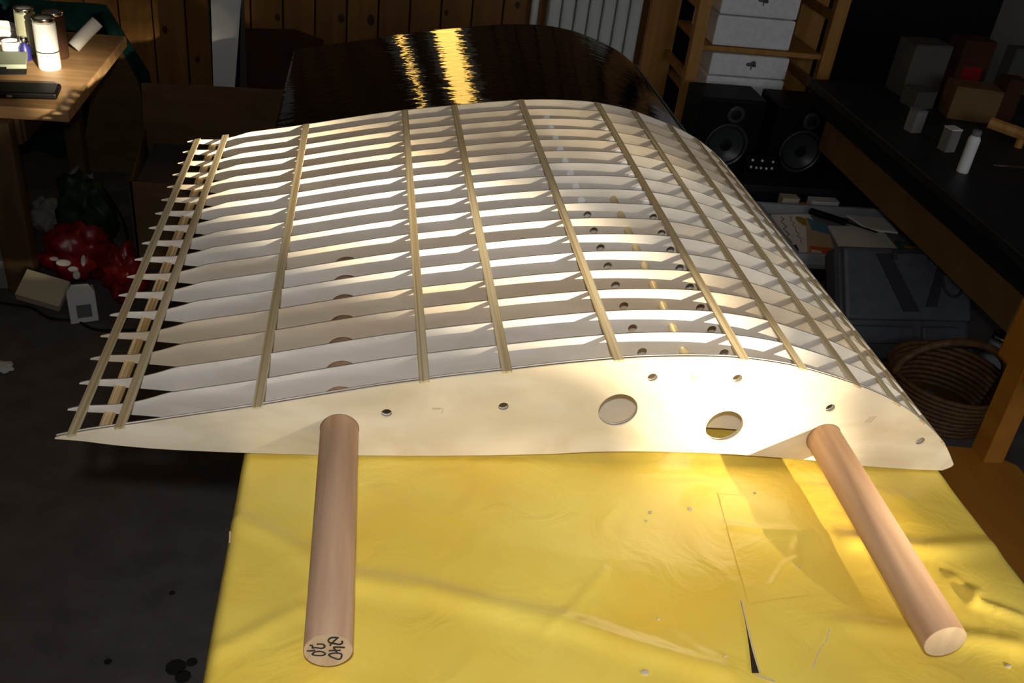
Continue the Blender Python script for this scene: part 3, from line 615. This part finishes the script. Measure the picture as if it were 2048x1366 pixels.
lw = tag(empty('low_bench', (1.85, 1.8, ZF)), 'low dark bench under magazines and cartons', 'bench')
rel(box('bench_top', M['blackmatte'], 1.55, 2.20, 1.62, 2.115, -.62, -.60, .003), lw)
for x, y in ((1.58, 1.66), (2.12, 1.66), (1.58, 2.06), (2.12, 2.06)): rel(box('leg', M['blackmatte'], x, x + .04, y, y + .04, ZF, -.62), lw)
# tray with magazines (z about -.57)
ty = tag(empty('plastic_tray', (1.87, 1.86, -.60)), 'grey plastic tray full of magazines on the low bench', 'tray')
box('tray_base', M['greyplastic'], -.27, .28, -.22, .16, 0, .012, .003, ty)
for a in ((-.27, .28, .145, .16), (-.27, .28, -.22, -.205)): box('rim', M['trayedge'], *a, .012, .05, .003, ty)
for a in ((-.27, -.255, -.205, .145), (.265, .28, -.205, .145)): box('rim', M['trayedge'], *a, .012, .05, .003, ty)
def sheet(name, pts, z, mt, label, cat='magazine', th=.006):
    me = prism(pts, th, 'z'); cx_ = sum(p[0] for p in pts) / len(pts); cy_ = sum(p[1] for p in pts) / len(pts); me.transform(Matrix.Translation((-cx_, -cy_, 0)))
    return tag(link(name, me, mt, loc=(cx_, cy_, z)), label, cat, 'magazines in the plastic tray'), cx_, cy_
def printed(o, cx_, cy_, name, pts, mt, z): me = prism([(x - cx_, y - cy_) for x, y in pts], .0006, 'z'); return link(name, me, mt, o, loc=(0, 0, z))
s1, a_, b_ = sheet('magazine', [(1.65, 1.98), (1.795, 2.0), (1.765, 1.72), (1.622, 1.675)], -.584, M['magwhite'], 'white magazine with a yellow oval and handwriting-like title')
printed(s1, a_, b_, 'printed_oval', [(1.75 + .022 * math.cos(t * .5236) - .006 * math.sin(t * .5236), 1.935 + .040 * math.sin(t * .5236)) for t in range(12)], M['gold'], .0062)
printed(s1, a_, b_, 'printed_patch', [(1.622, 1.70), (1.648, 1.715), (1.655, 1.76), (1.628, 1.745)], M['blue'], .0062)
t_ = tubem([(1.680 - .004 * k + .008 * math.sin(k * 2.1) - a_, 1.965 - .019 * k - b_, .0064) for k in range(15)], .0016, 5); link('printed_title', t_, M['greyprint'], s1)
t_ = tubem([(1.715 - .003 * k + .006 * math.sin(k * 2.6) - a_, 1.975 - .017 * k - b_, .0064) for k in range(13)], .0010, 5); link('printed_title', t_, M['greyprint'], s1)
s2, a_, b_ = sheet('brochure', [(1.765, 1.955), (1.815, 1.90), (1.752, 1.67), (1.655, 1.665)], -.577, M['sand'], 'holiday brochure with blue sky and an orange band', 'brochure')
printed(s2, a_, b_, 'printed_sky', [(1.765, 1.953), (1.813, 1.90), (1.795, 1.83), (1.745, 1.86)], M['sky'], .0062); printed(s2, a_, b_, 'printed_band', [(1.692, 1.74), (1.769, 1.73), (1.752, 1.671), (1.657, 1.666)], M['orange'], .0062); printed(s2, a_, b_, 'printed_label', [(1.685, 1.715), (1.715, 1.705), (1.705, 1.682), (1.672, 1.685)], M['paper'], .0072)
sheet('paper_sheet', [(1.83, 1.92), (2.02, 1.93), (2.00, 1.67), (1.79, 1.67)], -.586, M['magwhite'], 'blank pinkish white sheet right of the holiday brochure', 'paper')
sheet('paper_sheet', [(1.93, 2.0), (2.07, 1.99), (2.06, 1.88), (1.96, 1.90)], -.579, M['magwhite'], 'white sheet at the back of the plastic tray', 'paper')
s3, a_, b_ = sheet('magazine', [(2.02, 1.82), (2.11, 1.80), (2.08, 1.67), (1.99, 1.69)], -.580, M['teal'], 'teal magazine with a yellow picture at the right of the tray')
printed(s3, a_, b_, 'printed_picture', [(2.03, 1.785), (2.095, 1.77), (2.075, 1.69), (2.015, 1.70)], M['gold'], .0062)
kn = tag(empty('folding_knife', (1.86, 1.90, -.560), (0, 0, -.7)), 'long dark tool lying across the papers in the tray', 'tool')
box('tool_handle', M['black'], -.11, .02, -.014, .014, 0, .016, .005, kn); box('blade', M['chrome'], .02, .12, -.008, .008, .006, .009, 0, kn)
# grey tool case leaning
tc_ = tag(empty('tool_case', (1.845, 1.295, ZF + .053), (math.radians(-38), 0, .03)), 'grey plastic tool case leaning against the low bench', 'tool case')
box('shell', M['case'], -.205, .205, 0, .085, 0, .325, .020, tc_); box('lid', M['case'], -.198, .198, -.022, -.001, .11, .318, .012, tc_)
link('recess', prism([(-.10, .30), (-.055, .30), (.03, .135), (-.02, .135)], .004, 'y'), M['caseline'], tc_, loc=(0, -.026, 0))
link('recess', prism([(.10, .29), (.125, .29), (.085, .15), (.05, .15)], .003, 'y'), M['caseline'], tc_, loc=(0, -.025, 0))
link('handle', tubem(catmull([(-.045, -.028, .285), (-.04, -.034, .305), (.06, -.034, .305), (.066, -.028, .285)], 4), .007, 8), M['caseline'], tc_, smooth=True)
ring = [(.14 + .035 * math.cos(t * .2618), -.025, .235 + .055 * math.sin(t * .2618)) for t in range(25)]; link('recess', tubem(ring, .004, 6), M['caseline'], tc_, smooth=True)
for x0, x1 in ((-.17, .02), (.045, .16)): box('latch', M['case'], x0, x1, -.014, .002, .045, .095, .006, tc_)
box('foot', M['case'], .06, .20, -.02, .02, .0, .035, .008, tc_)
# right bench along the wall
BZ = -.2
rb_ = tag(empty('workbench', (2.3, 1.5, ZF)), 'dark workbench along the right wall crowded with cups and cartons', 'workbench')
rel(box('bench_top', M['bench'], 1.80, 2.88, .62, 2.28, BZ - .03, BZ, .004), rb_); rel(box('apron', M['blackmatte'], 1.815, 1.835, .66, 2.24, BZ - .085, BZ - .03, .002), rb_)
rel(box('side_panel', M['benchpanel'], 1.86, 1.872, 1.00, 2.20, -.42, BZ - .03, .002), rb_)
for x, y in ((1.90, .68), (2.78, .68), (2.30, 2.20), (2.78, 2.18)): rel(box('leg', M['blackmatte'], x, x + .05, y, y + .05, ZF, BZ - .03, .003), rb_)
def paper_cup(x, y, a, h, label, lidm, tilt=0):
    g = tag(empty('paper_cup', (x, y, BZ), (0, 0, tilt)), label, 'carton', 'white cartons on the workbench')
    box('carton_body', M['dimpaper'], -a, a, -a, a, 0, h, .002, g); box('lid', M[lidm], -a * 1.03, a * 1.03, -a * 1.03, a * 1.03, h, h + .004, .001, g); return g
paper_cup(1.935, 1.80, .019, .065, 'upright white carton farther along the workbench edge', 'greyplastic', .2)
paper_cup(1.965, 1.65, .018, .065, 'upright white carton beside the white tube on the workbench', 'label_white', .2)
tu = tag(empty('glue_tube', (1.925, 1.485, BZ)), 'tall thin white tube standing at the workbench edge', 'tube')
link('tube_body', lathe([(.015, 0), (.016, .003), (.016, .095), (.012, .105)], 20), M['label_white'], tu, smooth=True); link('cap', lathe([(.012, .105), (.012, .118), (.010, .120)], 16), M['greyplastic'], tu)
def carton(x, y, sx, sy, h, mt, label, rz=0, z=BZ, band=None):
    g = tag(empty('carton', (x, y, z), (0, 0, rz)), label, 'box', 'cartons at the back of the workbench'); box('carton_body', M[mt], -sx, sx, -sy, sy, 0, h, .003, g)
    link('lid_flap', boxm(-sx * .98, sx * .98, -sy * .98, sy * .98, h + .0004, h + .004), M[mt], g)
    if band: box('printed_band', M[band], -sx * .6, sx * .6, -sy - .0012, -sy + .002, h * .35, h * .6, 0, g)
    return g
carton(2.13, 2.20, .07, .05, .17, 'dimcarton', 'large pale carton standing beside the shelf on the workbench', .1)
carton(2.275, 2.17, .06, .04, .20, 'cardred', 'tall brown carton with a red patch on the workbench', .1, band='red')
carton(2.08, 2.06, .04, .035, .05, 'dimcarton', 'squat white carton on the workbench before the pale carton', .2)
carton(2.21, 1.98, .075, .05, .10, 'benchpanel', 'open cardboard carton in the middle of the workbench', -.2)
carton(2.335, 1.99, .03, .03, .13, 'cardred', 'narrow dark red carton next to the open carton', 0)
carton(2.40, 2.10, .035, .025, .20, 'dimcarton', 'white carton with a red band at the back of the workbench', .1, band='red')
carton(2.62, 1.75, .18, .25, .20, 'blackmatte', 'big matt black box at the right of the workbench', 0)
ws = tag(empty('bent_plywood', (2.22, 1.72, BZ)), 'angled piece of varnished wood lying on the workbench', 'wood piece')
link('rail', tubem([(-.06, .06, .05), (.02, .0, .04), (.20, .0, .04)], .018, 8), M['shelfpine'], ws); link('upright', tubem([(.02, 0, 0), (.02, 0, .05)], .012, 8), M['shelfpine'], ws); link('upright', tubem([(.18, 0, 0), (.18, 0, .05)], .012, 8), M['shelfpine'], ws)
sr = tag(empty('steel_ruler', (2.13, 1.55, BZ)), 'thin bright steel ruler on the dark workbench', 'ruler'); box('ruler_blade', M['chrome'], -.07, .12, -.006, .006, .0, .0015, 0, sr); link('hang_hole', lathe([(.003, .0015), (.003, .0018)], 12), M['black'], sr, loc=(-.06, 0, 0))
# wicker basket
bk = tag(empty('wicker_basket', (1.86, 1.13, ZF)), 'round wicker basket with a hoop handle between tool case and chair', 'basket')
for k in range(9):
    z = .008 + k * .014; r = .13 + .003 * k; link('cane_ring', tubem([(r * math.cos(t * .2618), r * math.sin(t * .2618), z) for t in range(25)], .0075, 6), M['wicker'], bk, smooth=True)
hp = [(-.14 + .0, 0, .12)] + [(.16 * -math.cos(t * math.pi / 10), .0, .12 + .10 * math.sin(t * math.pi / 10)) for t in range(11)]
link('handle', tubem(catmull(hp[1:], 3), .011, 8), M['wicker'], bk, smooth=True)
link('base', lathe([(.128, .001), (.128, .006)], 28), M['wicker'], bk)
bl_ = tag(empty('ball', (1.80, 1.10, ZF + .008)), 'small blue and yellow ball inside the wicker basket', 'ball')
link('upper_half', lathe([(.001, .07), (.02, .064), (.032, .05), (.035, .035)], 20), M['sky'], bl_, smooth=True); link('lower_half', lathe([(.035, .035), (.032, .02), (.02, .006), (.001, 0)], 20), M['gold'], bl_, smooth=True)
# jar with highlights and grey-green board right of the case
jr = tag(empty('glass_jar', (2.12, 1.30, ZF)), 'glass jar glinting beside the tool case', 'jar')
link('jar_body', lathe([(.035, 0), (.04, .005), (.04, .11), (.03, .125)], 24), M['greyplastic'], jr, smooth=True); link('lid', lathe([(.033, .125), (.033, .14), (.030, .143)], 24), M['chrome'], jr, smooth=True)
bd = prism([(1.02, ZF), (1.28, ZF), (1.30, -.50), (1.16, -.44)], .008, 'x'); bd.transform(Matrix.Translation((2.20, 0, 0)))
tag(link('grey_green_board', bd, M['greybox']), 'thin grey-green board standing under the workbench beside the tool case', 'board')

# ------------------------------------------------------------------ chair at the right edge
ch = tag(empty('wooden_chair', (1.2, .2, ZF)), 'orange-brown wooden chair pushed in at the right of the table', 'chair')
st = prism([(1.00, -.10), (1.40, -.02), (1.445, .02), (1.445, .36), (1.40, .405), (1.00, .46)], .03, 'z'); st.transform(Matrix.Translation((0, 0, -.335))); rel(link('seat', st, M['chairwood']), ch)
for y in (.385, -.02):
    pts = [(1.395, y, ZF), (1.40, y, -.32), (1.42, y + .03, -.14), (1.425, y + .045, -.02)]
    bm = bmesh.new()
    rings = []
    for (x, yy, z) in pts: rings.append([bm.verts.new((x + a, yy + b, z)) for a, b in ((-.018, -.02), (.020, -.02), (.020, .02), (-.018, .02))])
    for a, b in zip(rings, rings[1:]):
        for i in range(4): bm.faces.new((a[i], a[(i + 1) % 4], b[(i + 1) % 4], b[i]))
    bm.faces.new(rings[0]); bm.faces.new(rings[-1]); rel(link('back_post', bm_mesh(bm), M['chairwood']), ch)
rel(box('backrest', M['chairwood'], 1.405, 1.43, -.02, .475, -.15, -.03, .008), ch)
for y in (-.05, .38): rel(box('leg', M['chairwood'], 1.03, 1.07, y, y + .04, ZF, -.335, .004), ch)
rel(box('stretcher', M['chairwood'], 1.06, 1.39, .39, .41, -.60, -.565, .003), ch)
